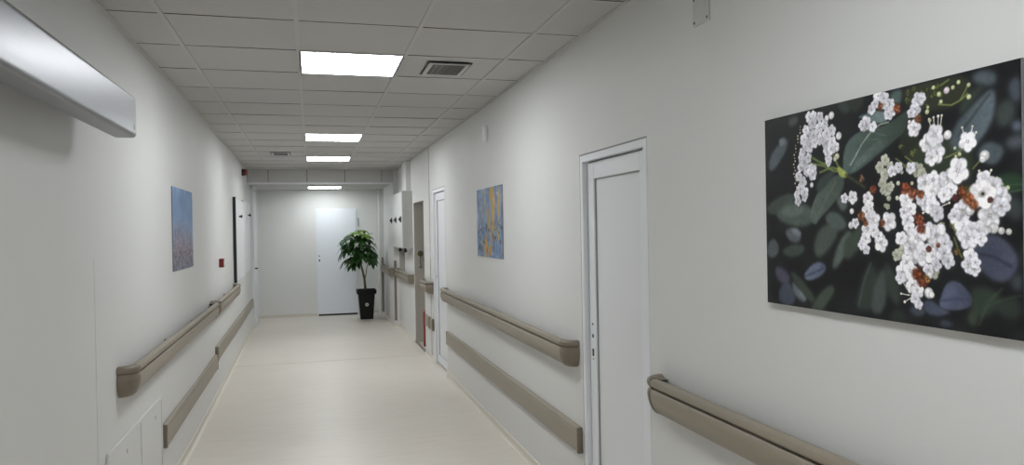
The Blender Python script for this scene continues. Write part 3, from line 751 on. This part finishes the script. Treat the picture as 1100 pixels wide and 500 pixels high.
# --- large blossom print: every leaf, stem, floret and bud is drawn in print millimetres
ART = [["p",[66,74,80],4,[19,455,77,500,109,480,61,422,18,408],None],
["p",[60,70,72],5,[58,465,100,506,123,495,85,443],None],
["p",[56,60,56],4,[116,563,160,567,168,544,124,534],None],
["p",[88,95,98],3,[68,507,101,512,109,491,77,483],None],
["p",[50,60,54],4,[5,309,105,342,154,331,135,299,71,273,5,280],None],
["p",[62,72,66],5,[43,279,127,319,220,296,251,261,177,232,80,250],None],
["p",[74,84,78],3,[62,284,136,307,195,292,169,270,103,266],None],
["p",[66,72,76],4,[2,186,41,207,69,170,40,140,1,145],None],
["p",[70,76,82],4,[89,227,134,238,176,216,159,188,115,193],None],
["p",[92,98,106],3,[116,230,151,235,176,216,151,207],None],
["p",[48,58,52],4,[69,164,133,188,192,183,175,156,114,143],None],
["p",[60,56,76],5,[39,117,86,113,121,81,93,57,47,77],None],
["p",[52,58,72],4,[56,43,103,80,146,28,119,-3,64,3],None],
["p",[88,96,118],3,[178,96,212,127,252,140,279,128,271,106,227,85,190,80],[64,72,92]],
["l",[50,58,74],3,2,[182,91,232,107,271,122]],
["p",[74,82,88],4,[121,81,164,51,197,26,171,13,129,37],None],
["p",[96,104,108],3,[155,56,185,42,188,20,163,29],None],
["p",[52,62,52],4,[204,-8,238,41,294,79,316,63,285,26,245,-12],None],
["p",[44,54,46],4,[104,103,148,100,238,30,205,11],None],
["p",[58,66,60],5,[221,181,251,234,309,252,334,221,288,169,240,142],None],
["p",[66,76,72],4,[298,123,326,191,370,234,391,202,343,145,317,119],None],
["p",[48,58,50],5,[344,191,416,246,448,221,397,167,354,141],None],
["p",[36,44,40],6,[386,11,412,99,450,149,478,103,460,19],None],
["p",[54,62,60],5,[444,10,455,78,488,139,509,105,492,15],None],
["l",[74,84,78],3,2,[401,25,426,100,450,145]],
["p",[40,48,44],6,[495,151,525,129,548,73,541,34,508,59,494,104],None],
["p",[32,38,36],6,[507,17,547,39,567,7,522,-10],None],
["p",[44,52,48],5,[327,564,354,623,389,591,377,531],None],
["p",[34,40,36],5,[354,598,423,597,439,558,387,530],None],
["p",[62,78,76],4,[518,561,540,573,563,568,557,534,533,537],None],
["p",[72,84,90],5,[606,552,620,567,654,564,651,543,624,537],None],
["p",[36,40,28],5,[557,572,647,570,746,571,757,514,671,497,577,517],None],
["p",[30,34,26],4,[546,449,576,490,617,440,602,394,560,402],None],
["p",[34,42,30],5,[560,380,617,440,720,428,767,382,742,323,642,351],None],
["p",[56,66,72],4,[690,410,708,460,757,500,805,529,815,506,808,460,779,421,743,396],[74,84,92]],
["l",[44,54,52],3,2,[720,436,759,475,800,516]],
["p",[58,68,74],5,[751,562,783,571,818,556,814,529,769,538],None],
["p",[38,48,42],5,[721,506,769,538,796,537,757,504,726,472],None],
["p",[58,66,76],6,[839,528,868,545,871,484,851,488],None],
["p",[46,54,52],6,[808,479,839,501,859,483,855,449,821,435],None],
["p",[70,78,94],5,[846,447,869,451,871,428,854,427],None],
["p",[58,64,72],6,[833,414,871,424,872,390,837,394],None],
["p",[62,72,78],4,[762,390,790,419,837,398,815,362,784,368],None],
["p",[28,50,34],5,[806,343,871,345,871,300,823,303],None],
["l",[56,78,52],2,1,[827,320,871,319]],
["l",[64,84,58],2,1,[838,304,871,308]],
["p",[42,48,48],6,[831,295,871,293,870,244,839,248],None],
["p",[46,50,66],4,[730,180,759,209,804,221,842,198,862,165,850,130,811,112,772,137],[58,62,80]],
["l",[36,38,52],3,2,[749,177,803,170,846,149]],
["p",[60,62,80],5,[816,143,846,145,837,121,811,124],None],
["p",[48,54,58],6,[839,125,868,146,868,99,845,103],None],
["p",[36,46,38],6,[738,99,796,107,828,76,795,44,749,28],None],
["p",[34,42,36],6,[797,74,861,93,867,42,817,42],None],
["l",[70,84,66],2,2,[765,20,789,73,824,105]],
["l",[58,72,58],2,2,[784,62,828,82,867,93]],
["p",[46,54,42],5,[733,37,756,60,765,20,742,13],None],
["p",[70,76,98],2,[658,50,672,90,687,110,712,113,738,95,750,75,745,56,708,45,676,45],[52,56,74]],
["l",[52,56,76],2,2,[663,63,701,71,747,73]],
["p",[56,62,80],3,[610,54,637,65,668,47,698,41,663,27,626,29],None],
["p",[52,54,70],4,[657,16,683,23,703,13,675,1],None],
["p",[52,56,66],4,[567,37,610,54,626,29,592,17],None],
["p",[70,80,74],2,[207,259,229,317,269,355,330,384,359,367,348,332,302,293,251,258,235,240],[52,62,56]],
["l",[98,108,94],1.6,1,[239,258,272,305,323,361]],
["p",[44,54,50],4,[238,364,293,392,331,394,285,351,245,327],None],
["p",[62,72,70],4,[267,261,302,283,346,267,370,234,319,221],None],
["p",[72,78,76],4,[318,311,347,327,372,296,346,272],None],
["p",[64,80,76],2,[349,377,354,447,386,478,438,491,495,488,538,500,580,521,582,498,567,464,525,442,481,419,435,395,391,377],[40,52,46]],
["p",[78,92,90],2,[381,380,422,401,494,432,519,452,482,457,436,431,395,403],[54,66,62]],
["l",[146,160,146],2.6,0.6,[378,400,395,418,423,452,450,475,486,494,517,496]],
["l",[86,100,88],1.4,0.8,[423,452,410,470]],
["l",[86,100,88],1.4,0.8,[437,462,482,457]],
["l",[86,100,88],1.4,0.8,[457,479,507,463]],
["p",[66,84,86],2,[405,525,438,529,490,531,514,513,508,495,457,500,431,516],[90,104,106]],
["l",[112,128,70],4,1.2,[215,420,271,409,316,390,349,387]],
["l",[112,128,70],4,1.2,[223,437,255,421,294,407]],
["l",[112,128,70],4,1.2,[254,390,305,401,331,394]],
["l",[112,128,70],4,1.2,[313,436,331,404,359,377]],
["p",[128,136,62],1.5,[327,404,360,387,373,371,348,367,330,384],None],
["l",[60,66,44],5,2,[359,377,394,359,434,337]],
["o",421,362,10,[120,90,66]],
["l",[122,132,78],2.2,0.8,[545,385,574,378,602,363]],
["l",[122,132,78],2.2,0.8,[566,406,602,380]],
["l",[122,132,78],2.2,0.8,[536,404,565,384,594,377]],
["l",[122,132,78],2.2,0.8,[666,515,702,507,729,515,746,526]],
["l",[122,132,78],2.2,0.8,[726,515,741,535,746,546]],
["l",[122,132,78],2.2,0.8,[755,359,771,374,780,385]],
["l",[122,132,78],2.2,0.8,[682,390,715,399,732,406]],
["l",[122,132,78],2.2,0.8,[704,211,716,180,725,164]],
["l",[122,132,78],2.2,0.8,[646,555,672,556,698,566]],
["o",577,557,7,[96,104,50]],
["o",597,564,6,[96,104,50]],
["o",616,550,7,[96,104,50]],
["o",577,539,7,[96,104,50]],
["o",636,555,4,[96,104,50]],
["o",649,537,5,[96,104,50]],
["o",635,518,4,[96,104,50]],
["o",659,542,6,[96,104,50]],
["o",672,537,8,[96,104,50]],
["o",665,556,7,[96,104,50]],
["o",589,410,9,[96,104,50]],
["o",600,414,7,[96,104,50]],
["o",555,430,7,[96,104,50]],
["b",654,556,5,[188,192,150]],
["b",707,546,5,[188,192,150]],
["b",722,555,5,[188,192,150]],
["b",748,544,5,[188,192,150]],
["b",748,518,6,[188,192,150]],
["b",674,520,5,[188,192,150]],
["b",669,538,6,[188,192,150]],
["b",710,410,4,[188,192,150]],
["b",722,395,5,[188,192,150]],
["b",712,391,4,[188,192,150]],
["b",651,361,5,[188,192,150]],
["b",676,353,5,[188,192,150]],
["b",637,513,4,[188,192,150]],
["b",635,503,6,[188,192,150]],
["b",642,482,5,[188,192,150]],
["b",736,373,4,[188,192,150]],
["b",813,335,4,[188,192,150]],
["b",825,322,4,[188,192,150]],
["b",838,314,5,[188,192,150]],
["b",690,543,8,[214,200,206]],
["o",490,540,12,[150,90,60]],
["o",542,525,14,[158,84,50]],
["o",607,490,13,[140,84,50]],
["o",460,331,12,[150,76,46]],
["o",419,265,15,[156,100,58]],
["o",432,245,12,[150,84,46]],
["o",490,245,12,[128,66,40]],
["o",567,325,16,[150,70,40]],
["o",587,313,16,[166,90,56]],
["o",612,311,13,[150,78,44]],
["o",605,252,15,[150,74,44]],
["o",613,230,17,[128,56,36]],
["o",634,182,11,[110,50,40]],
["o",597,122,20,[140,64,34]],
["o",611,105,18,[132,62,36]],
["o",627,112,11,[168,118,60]],
["o",742,295,19,[176,98,56]],
["o",728,312,13,[150,74,38]],
["o",756,282,16,[160,88,50]],
["o",708,300,10,[92,40,38]],
["o",742,315,10,[104,112,54]],
["o",714,225,10,[150,140,90]],
["o",702,238,10,[140,128,84]],
["o",711,178,9,[150,116,64]],
["o",672,238,8,[170,160,120]],
["o",661,191,8,[150,80,60]],
["f",503,403,14,2],
["f",484,386,14,2],
["f",521,387,11,2],
["f",499,366,14,2],
["f",492,343,14,2],
["f",508,328,14,2],
["f",520,337,12,2],
["f",495,327,10,2],
["b",513,307,8,[170,172,150]],
["b",501,289,6,[150,156,120]],
["b",544,342,6,[200,202,180]],
["b",556,368,5,[206,206,196]],
["b",540,306,6,[196,198,176]],
["b",587,339,5,[200,190,170]],
["b",328,430,9,[206,204,180]],
["b",320,423,7,[190,186,160]],
["f",178,439,13,1],
["f",173,412,13,1],
["f",164,386,14,1],
["f",182,455,13,1],
["f",200,475,16,1],
["f",209,498,16,1],
["f",201,518,14,1],
["f",214,554,14,1],
["f",234,556,13,1],
["f",262,549,13,1],
["f",230,533,16,1],
["f",257,516,16,1],
["f",281,525,13,1],
["f",233,498,16,1],
["f",261,486,15,1],
["f",192,492,16,1],
["f",288,496,16,1],
["f",307,501,15,1],
["f",284,470,15,1],
["f",310,472,15,1],
["f",325,455,12,1],
["f",287,449,13,1],
["f",306,452,15,1],
["f",216,468,16,1],
["f",237,479,14,1],
["f",190,425,17,1],
["f",202,402,16,1],
["f",222,398,19,1],
["f",180,368,16,1],
["f",167,350,14,1],
["f",226,387,14,1],
["f",154,331,11,1],
["f",158,315,13,1],
["f",188,338,16,1],
["f",207,436,13,1],
["f",188,322,11,1],
["f",294,423,13,1],
["f",294,412,7,1],
["b",289,540,9,[226,224,226]],
["b",308,545,11,[226,224,226]],
["b",336,485,11,[226,224,226]],
["b",221,358,8,[226,224,226]],
["b",328,450,8,[226,224,226]],
["b",174,532,2,[196,188,160]],
["b",173,523,2,[196,188,160]],
["b",173,514,3,[196,188,160]],
["b",162,506,3,[196,188,160]],
["b",162,497,3,[196,188,160]],
["b",162,487,2,[196,188,160]],
["b",151,479,2,[196,188,160]],
["b",152,470,3,[196,188,160]],
["b",153,460,2,[196,188,160]],
["b",144,452,3,[196,188,160]],
["b",146,442,2,[196,188,160]],
["b",148,433,3,[196,188,160]],
["b",141,424,3,[196,188,160]],
["b",144,414,2,[196,188,160]],
["b",148,405,3,[196,188,160]],
["b",141,396,3,[196,188,160]],
["b",146,386,3,[196,188,160]],
["b",151,376,3,[196,188,160]],
["b",146,367,3,[196,188,160]],
["b",152,357,2,[196,188,160]],
["b",158,348,3,[196,188,160]],
["b",154,339,3,[196,188,160]],
["f",481,567,14,1],
["f",503,557,14,1],
["f",471,548,12,1],
["f",521,540,14,1],
["f",503,543,12,1],
["f",518,517,14,1],
["f",458,536,12,1],
["f",527,520,11,1],
["f",438,503,17,1],
["f",461,493,12,1],
["f",424,500,12,1],
["f",608,534,16,1],
["f",599,513,15,1],
["f",588,508,11,1],
["f",619,536,11,1],
["f",596,469,19,0],
["b",582,487,5,[226,224,226]],
["f",386,315,17,0],
["f",354,314,12,1],
["b",382,278,8,[226,224,226]],
["b",378,241,10,[226,224,226]],
["f",395,246,12,1],
["f",440,308,17,0],
["f",446,288,16,0],
["f",524,373,13,1],
["f",545,381,12,1],
["f",436,274,17,0],
["f",459,255,22,0],
["f",439,231,19,0],
["f",461,226,17,0],
["f",431,207,17,0],
["f",418,187,12,1],
["f",431,178,12,1],
["f",483,193,21,0],
["f",477,212,14,0],
["f",512,249,23,0],
["f",510,286,7,2],
["f",567,300,20,0],
["f",581,279,17,0],
["f",560,269,14,0],
["f",571,251,18,0],
["f",577,233,16,0],
["f",602,371,17,2],
["f",585,377,13,1],
["f",618,361,13,2],
["f",633,430,20,0],
["f",652,442,19,0],
["f",659,405,23,0],
["f",646,394,18,0],
["f",623,337,20,0],
["f",650,342,20,0],
["f",642,316,19,0],
["f",625,291,17,1],
["f",644,282,20,0],
["f",659,264,17,1],
["f",612,300,13,1],
["f",657,444,24,0],
["b",691,442,11,[226,224,226]],
["f",744,421,21,0],
["b",785,386,12,[226,224,226]],
["b",780,379,8,[226,224,226]],
["f",673,327,21,0],
["f",689,343,21,0],
["f",698,315,18,0],
["f",678,306,17,0],
["f",716,360,27,0],
["f",729,269,21,1],
["b",746,270,12,[226,224,226]],
["b",717,261,13,[226,224,226]],
["f",707,257,15,1],
["f",796,257,26,0],
["f",821,295,21,1],
["f",806,319,19,1],
["f",784,333,18,1],
["f",779,303,30,3],
["f",822,276,18,1],
["o",797,290,7,[104,52,42]],
["b",804,231,12,[206,204,206]],
["b",791,227,8,[200,200,200]],
["b",822,225,8,[200,198,196]],
["b",839,223,7,[196,194,190]],
["f",661,213,28,0],
["f",635,226,18,1],
["f",679,196,19,1],
["f",731,230,23,0],
["f",766,223,22,0],
["f",740,209,24,0],
["f",773,209,14,1],
["f",550,205,18,0],
["f",570,194,20,0],
["f",599,210,26,0],
["f",621,221,17,0],
["f",555,176,14,2],
["f",535,164,14,2],
["f",579,181,18,0],
["f",598,164,20,0],
["f",618,173,28,0],
["f",644,167,19,0],
["f",676,173,20,1],
["f",688,156,15,1],
["f",567,149,20,0],
["f",554,124,21,0],
["f",578,130,21,0],
["f",548,110,14,1],
["f",646,131,17,2],
["f",654,144,13,1],
["f",630,134,13,1],
["b",635,122,9,[226,224,226]],
["f",583,92,18,0],
["f",599,82,18,0],
["f",593,61,13,1],
["f",601,51,11,1],
["b",632,80,13,[226,224,226]],
["b",640,76,8,[226,224,226]],
["l",[222,220,214],1.6,0.5,[576,69,548,71]],
["b",548,71,3,[226,222,208]],
["l",[222,220,214],1.6,0.5,[582,65,559,52]],
["b",559,52,4,[226,222,208]],
["l",[222,220,214],1.6,0.5,[568,82,554,101]],
["b",554,101,3,[226,222,208]],
["l",[222,220,214],1.6,0.5,[655,461,653,487]],
["b",653,487,3,[226,222,208]],
["l",[222,220,214],1.6,0.5,[665,460,666,488]],
["b",666,488,4,[226,222,208]],
["l",[222,220,214],1.6,0.5,[671,459,676,488]],
["b",676,488,3,[226,222,208]],
["l",[222,220,214],1.6,0.5,[645,463,640,485]],
["b",640,485,3,[226,222,208]],
["l",[222,220,214],1.6,0.5,[751,432,756,452]],
["b",756,452,3,[226,222,208]],
["l",[222,220,214],1.6,0.5,[735,434,730,453]],
["b",730,453,3,[226,222,208]],
["l",[222,220,214],1.6,0.5,[758,427,765,438]],
["b",765,438,3,[226,222,208]],
["l",[222,220,214],1.6,0.5,[791,336,800,353]],
["b",800,353,3,[226,222,208]],
["l",[222,220,214],1.6,0.5,[775,337,771,354]],
["b",771,354,3,[226,222,208]],
["l",[222,220,214],1.6,0.5,[641,275,619,267]],
["b",619,267,3,[226,222,208]],
["l",[222,220,214],1.6,0.5,[672,281,693,288]],
["b",693,288,3,[226,222,208]],
["f",747,169,17,0],
["f",742,150,16,1],
["f",756,142,14,1],
["f",758,157,12,1]]
rg = random.Random(5)
W1, H1 = 870.5, 574.5
cv = Canvas(W1, H1, 1.25)
cv.img[:] = (20, 21, 23)
nr = np.random.RandomState(4)
def lownoise(cv, s, seed):
    r = np.random.RandomState(seed); a = r.randn(cv.ny, cv.nx); a = gblur(a, s / cv.dx); return a / a.std()
cv.img += np.clip(lownoise(cv, 22, 1), -.5, 3)[..., None] * np.array([3.5, 4.5, 4.0])
def petal(x, y, r, ang, base, squash=1.0):
    cx, cy = x + math.cos(ang) * r * .56, y + math.sin(ang) * r * .56 * squash
    sh = rg.uniform(-12, 8)
    c = tuple(v + sh for v in base); e = tuple(v - 40 for v in c)
    cv.disc(cx, cy - r * .03, r * .53, r * .50, tuple(v - 44 for v in base), .5, ang, .75)
    cv.disc(cx, cy, r * .51, r * .47, c, .3, ang, 1.0, tuple(v - 6 for v in c))
    cv.disc(x + math.cos(ang) * r * .25, y + math.sin(ang) * r * .25, r * .26, r * .12, tuple(v - 30 for v in c), .9, ang, .6)
    cv.line([(x + math.cos(ang) * r * .25, y + math.sin(ang) * r * .25), (cx + math.cos(ang) * r * .2, cy + math.sin(ang) * r * .2)], 1.3, tuple(v - 26 for v in c), .8)
warm = [it for it in ART if it[0] == 'o' and it[4][0] > it[4][1] * 1.35 and it[3] >= 7]
for n_it, it in enumerate(ART + [[w_[0], w_[1], w_[2], w_[3] * .72, w_[4]] for w_ in warm]):
    k = it[0]
    if k == 'p':
        pts = np.array(it[3], float).reshape(-1, 2)
        # round the outline (two Chaikin passes)
        for _ in range(1):
            nxt = np.roll(pts, -1, 0); pts = np.stack([pts * .75 + nxt * .25, pts * .25 + nxt * .75], 1).reshape(-1, 2)
        f_ = lambda c: None if c is None else tuple((v * .82 + sum(c) / 3 * .18) * 1.22 for v in c)
        cv.poly(pts, f_(it[1]), it[2] * 1.05, f_(it[4]))
    elif k == 'l':
        cv.line(np.array(it[4], float).reshape(-1, 2), it[2] * 1.5, it[1], it[3] * 1.3)
    elif k == 'f':
        _, x, y, r, kd = it
        r *= 1.03 if kd != 1 else 1.12; x += rg.uniform(-1.5, 1.5); y += rg.uniform(-1.5, 1.5); tint = rg.uniform(-16, 8)
        base = {0: (244, 242, 247), 1: (228, 226, 234), 2: (186, 186, 172), 3: (242, 239, 242)}[kd]; base = tuple(v + tint for v in base)
        a0 = rg.uniform(0, 2 * PI)
        cv.disc(x + 1, y - r * .2, r * 1.0, r * .9, (70, 72, 68), .9, 0, .5)
        for q in range(5): petal(x, y, r, a0 + q * 2 * PI / 5 + rg.uniform(-.15, .15), base)
        cv.disc(x, y, r * .24, r * .24, tuple(v - 34 for v in base), .6)
        if kd == 3:
            cv.disc(x, y, r * .26, r * .24, (170, 166, 160), .8); cv.disc(x + r * .05, y, r * .13, r * .12, (48, 48, 42), .6)
        elif kd == 0:
            for q in range(4):
                a = a0 + q * 1.5; cv.disc(x + math.cos(a) * r * .16, y + math.sin(a) * r * .16, 1.5, 1.5, (150, 140, 132), .6)
        else: cv.disc(x, y, r * .12, r * .12, (140, 136, 118), .6)
    elif k == 'b':
        _, x, y, r, c = it
        cv.disc(x, y - r * .12, r * 1.05, r * 1.0, tuple(v * .55 for v in c), .3); cv.disc(x, y, r * .95, r * .92, c, .25, 0, 1, tuple(v * .86 for v in c))
        cv.disc(x - r * .2, y + r * .25, r * .35, r * .3, tuple(min(250, v * 1.08) for v in c), .8)
    elif k == 'o':
        _, x, y, r, c = it
        cv.disc(x, y, r, r * .95, tuple(v * .55 for v in c), .6, 0, .9)
        for q in range(9):
            a = rg.uniform(0, 2 * PI); d = r * math.sqrt(rg.random()) * .9; s_ = r * rg.uniform(.18, .36); f = rg.uniform(.6, 1.25)
            cv.disc(x + math.cos(a) * d, y + math.sin(a) * d, s_, s_ * .8, tuple(min(235, v * f * .85 + 14) for v in c), .5, a)
lum = cv.img.mean(-1, keepdims=True) / 255
cv.img += (lownoise(cv, 2.2, 77)[..., None] * 7 + lownoise(cv, 7, 78)[..., None] * 7) * np.clip(lum * 1.6 - .25, 0, 1) + nr.randn(cv.ny, cv.nx, 1) * 1.2

def wall_print(name, x, y_left, y_right, z0, cvs, label, m, thick=.007):
    """Flat print on a rigid panel; u runs left to right as one looks at it."""
    s = 1 if x < 0 else -1
    W, H = cvs.W / 1000, cvs.H / 1000
    ang = 0 if x > 0 else math.atan2(-(xl(y_right) - xl(y_left)), y_right - y_left)
    t = thing(name, (x, y_left, z0), label, 'wall picture', 'photo prints on the corridor walls')
    bm = bmesh.new()
    ya, yb = sorted((0, W * (1 if y_right > y_left else -1)))
    xs = sorted((s * .0008, s * (thick - .0008))); box(bm, xs[0], xs[1], ya, yb, 0, H, .0008, seg=1)
    obj('backing_panel', bm, M['edge'], t)
    d = 1 if y_right > y_left else -1
    cvs.mesh('printed_picture', t, lambda U, V: (np.full(U.shape, s * thick), U * d * .998 + d * .001 * W, V * .998 + .001 * H), m)
    return t
PM = print_mat('matt_photo_print', .45, 1.15); PM2 = print_mat('faded_photo_print', .5, .88)
wall_print('flower_print', XR, 2.033, 1.163, 1.3525, cv, 'large print of white blossoms and dark leaves, nearest on the right wall', PM, .022)

# --- autumn print on the right wall: blue ground, ochre trunks, dark leaves
cv = Canvas(880, 572, 4)
g = lownoise(cv, 30, 8); h2 = lownoise(cv, 10, 9)
cv.img[:] = np.array([128, 150, 184]) + g[..., None] * np.array([12, 8, 4]) + h2[..., None] * np.array([8, 7, 5])
r_ = random.Random(21)
def blade(x, y, L, w, a, col, blur=1):
    d = np.array([math.cos(a), math.sin(a)]); n = np.array([-d[1], d[0]]); c = np.array([x, y])
    pts = np.array([c - d * L / 2, c - d * L * .15 + n * w / 2, c + d * L * .2 + n * w * .45, c + d * L / 2, c + d * L * .2 - n * w * .45, c - d * L * .15 - n * w / 2]); cv.poly(pts, col, blur)
for x, y, L, w, a, col in [(560, 300, 420, 120, 1.35, (196, 160, 92)), (430, 310, 300, 90, 1.8, (172, 158, 120)), (540, 520, 180, 200, .3, (200, 158, 70)), (330, 90, 220, 130, 1.5, (206, 160, 76)),
                          (780, 430, 330, 70, 1.45, (206, 168, 90)), (610, 400, 260, 70, 1.2, (214, 172, 84)), (250, 430, 260, 40, 1.1, (160, 160, 150)), (740, 200, 160, 60, 2.0, (206, 180, 90)), (470, 60, 120, 90, .8, (198, 148, 70))]:
    blade(x, y, L, w, a, col, 8)
for i in range(26): blade(r_.uniform(20, 520), r_.uniform(250, 560), r_.uniform(80, 200), r_.uniform(8, 22), r_.uniform(.9, 1.4), r_.choice([(150, 172, 206), (98, 112, 150), (168, 180, 196)]), 4)
for i in range(60): blade(r_.uniform(20, 860), r_.uniform(10, 260) if i % 4 else r_.uniform(200, 340), r_.uniform(40, 90), r_.uniform(10, 24), r_.uniform(0, PI), r_.choice([(72, 76, 84), (58, 62, 60), (92, 88, 84), (110, 124, 156), (190, 180, 110)]), 3)
for i in range(16): blade(r_.uniform(40, 860), r_.uniform(60, 560), r_.uniform(50, 110), r_.uniform(14, 26), r_.uniform(0, PI), r_.choice([(214, 182, 96), (196, 150, 66), (176, 190, 212)]), 4)
wall_print('autumn_print', XR, 6.30, 5.42, 1.368, cv, 'blue and ochre leaf print on the right wall between the two white doors', PM2)

# --- meadow print on the left wall: blue sky, mauve grasses
cv = Canvas(850, 575, 4)
V = np.linspace(0, 1, cv.ny)[:, None, None]
cv.img[:] = np.array([150, 166, 196]) * (1 - V) + np.array([112, 146, 192]) * V + lownoise(cv, 40, 31)[..., None] * 6
for i in range(170):
    x = r_.uniform(0, 850); y0_ = r_.uniform(-20, 40); hgt = r_.uniform(120, 360) * (1.1 - .45 * abs(x - 300) / 500); ln = r_.uniform(-40, 40)
    col = r_.choice([(104, 98, 110), (140, 130, 146), (86, 80, 92), (164, 150, 158), (110, 118, 120)])
    cv.line([(x, y0_), (x + ln * .4, y0_ + hgt * .6), (x + ln, y0_ + hgt)], 5, col, 2)
    for q in range(6):
        f = .45 + .55 * q / 6; cv.disc(x + ln * f + r_.uniform(-8, 8), y0_ + hgt * f, 6, 10, r_.choice([(168, 154, 168), (132, 120, 136), (188, 170, 176), (120, 110, 120)]), .6)
for i in range(260): cv.disc(r_.uniform(0, 850), r_.uniform(0, 130), r_.uniform(6, 16), r_.uniform(5, 12), r_.choice([(92, 84, 94), (122, 112, 126), (150, 140, 150), (74, 70, 78)]), .8, 0, .7)
wall_print('meadow_print', xl(5.6), 5.335, 6.185, 1.352, cv, 'blue and mauve grass print on the left wall above the handrail', PM2)

# ------------------------------------------------------------------ world (only seen through nothing: closed corridor)
w = bpy.data.worlds.new('World'); sc.world = w; w.use_nodes = True
w.node_tree.nodes['Background'].inputs[0].default_value = (.02, .02, .022, 1)

# ------------------------------------------------------------------ camera
cam = bpy.data.cameras.new('camera'); co = bpy.data.objects.new('camera', cam); C.objects.link(co)
cam.sensor_fit = 'HORIZONTAL'; cam.sensor_width = 36; cam.lens = 36 * 790.5 / 1100; cam.clip_start = .02
yaw, pit, rol = .2662, -.0052, -.0181
fw = Vector((math.sin(yaw) * math.cos(pit), math.cos(yaw) * math.cos(pit), math.sin(pit)))
rt = Vector((math.cos(yaw), -math.sin(yaw), 0)); up = rt.cross(fw)
r2 = rt * math.cos(rol) + up * math.sin(rol); u2 = -rt * math.sin(rol) + up * math.cos(rol)
co.matrix_world = Matrix(((r2.x, u2.x, -fw.x, 0), (r2.y, u2.y, -fw.y, 0), (r2.z, u2.z, -fw.z, 1.6), (0, 0, 0, 1)))
sc.camera = co
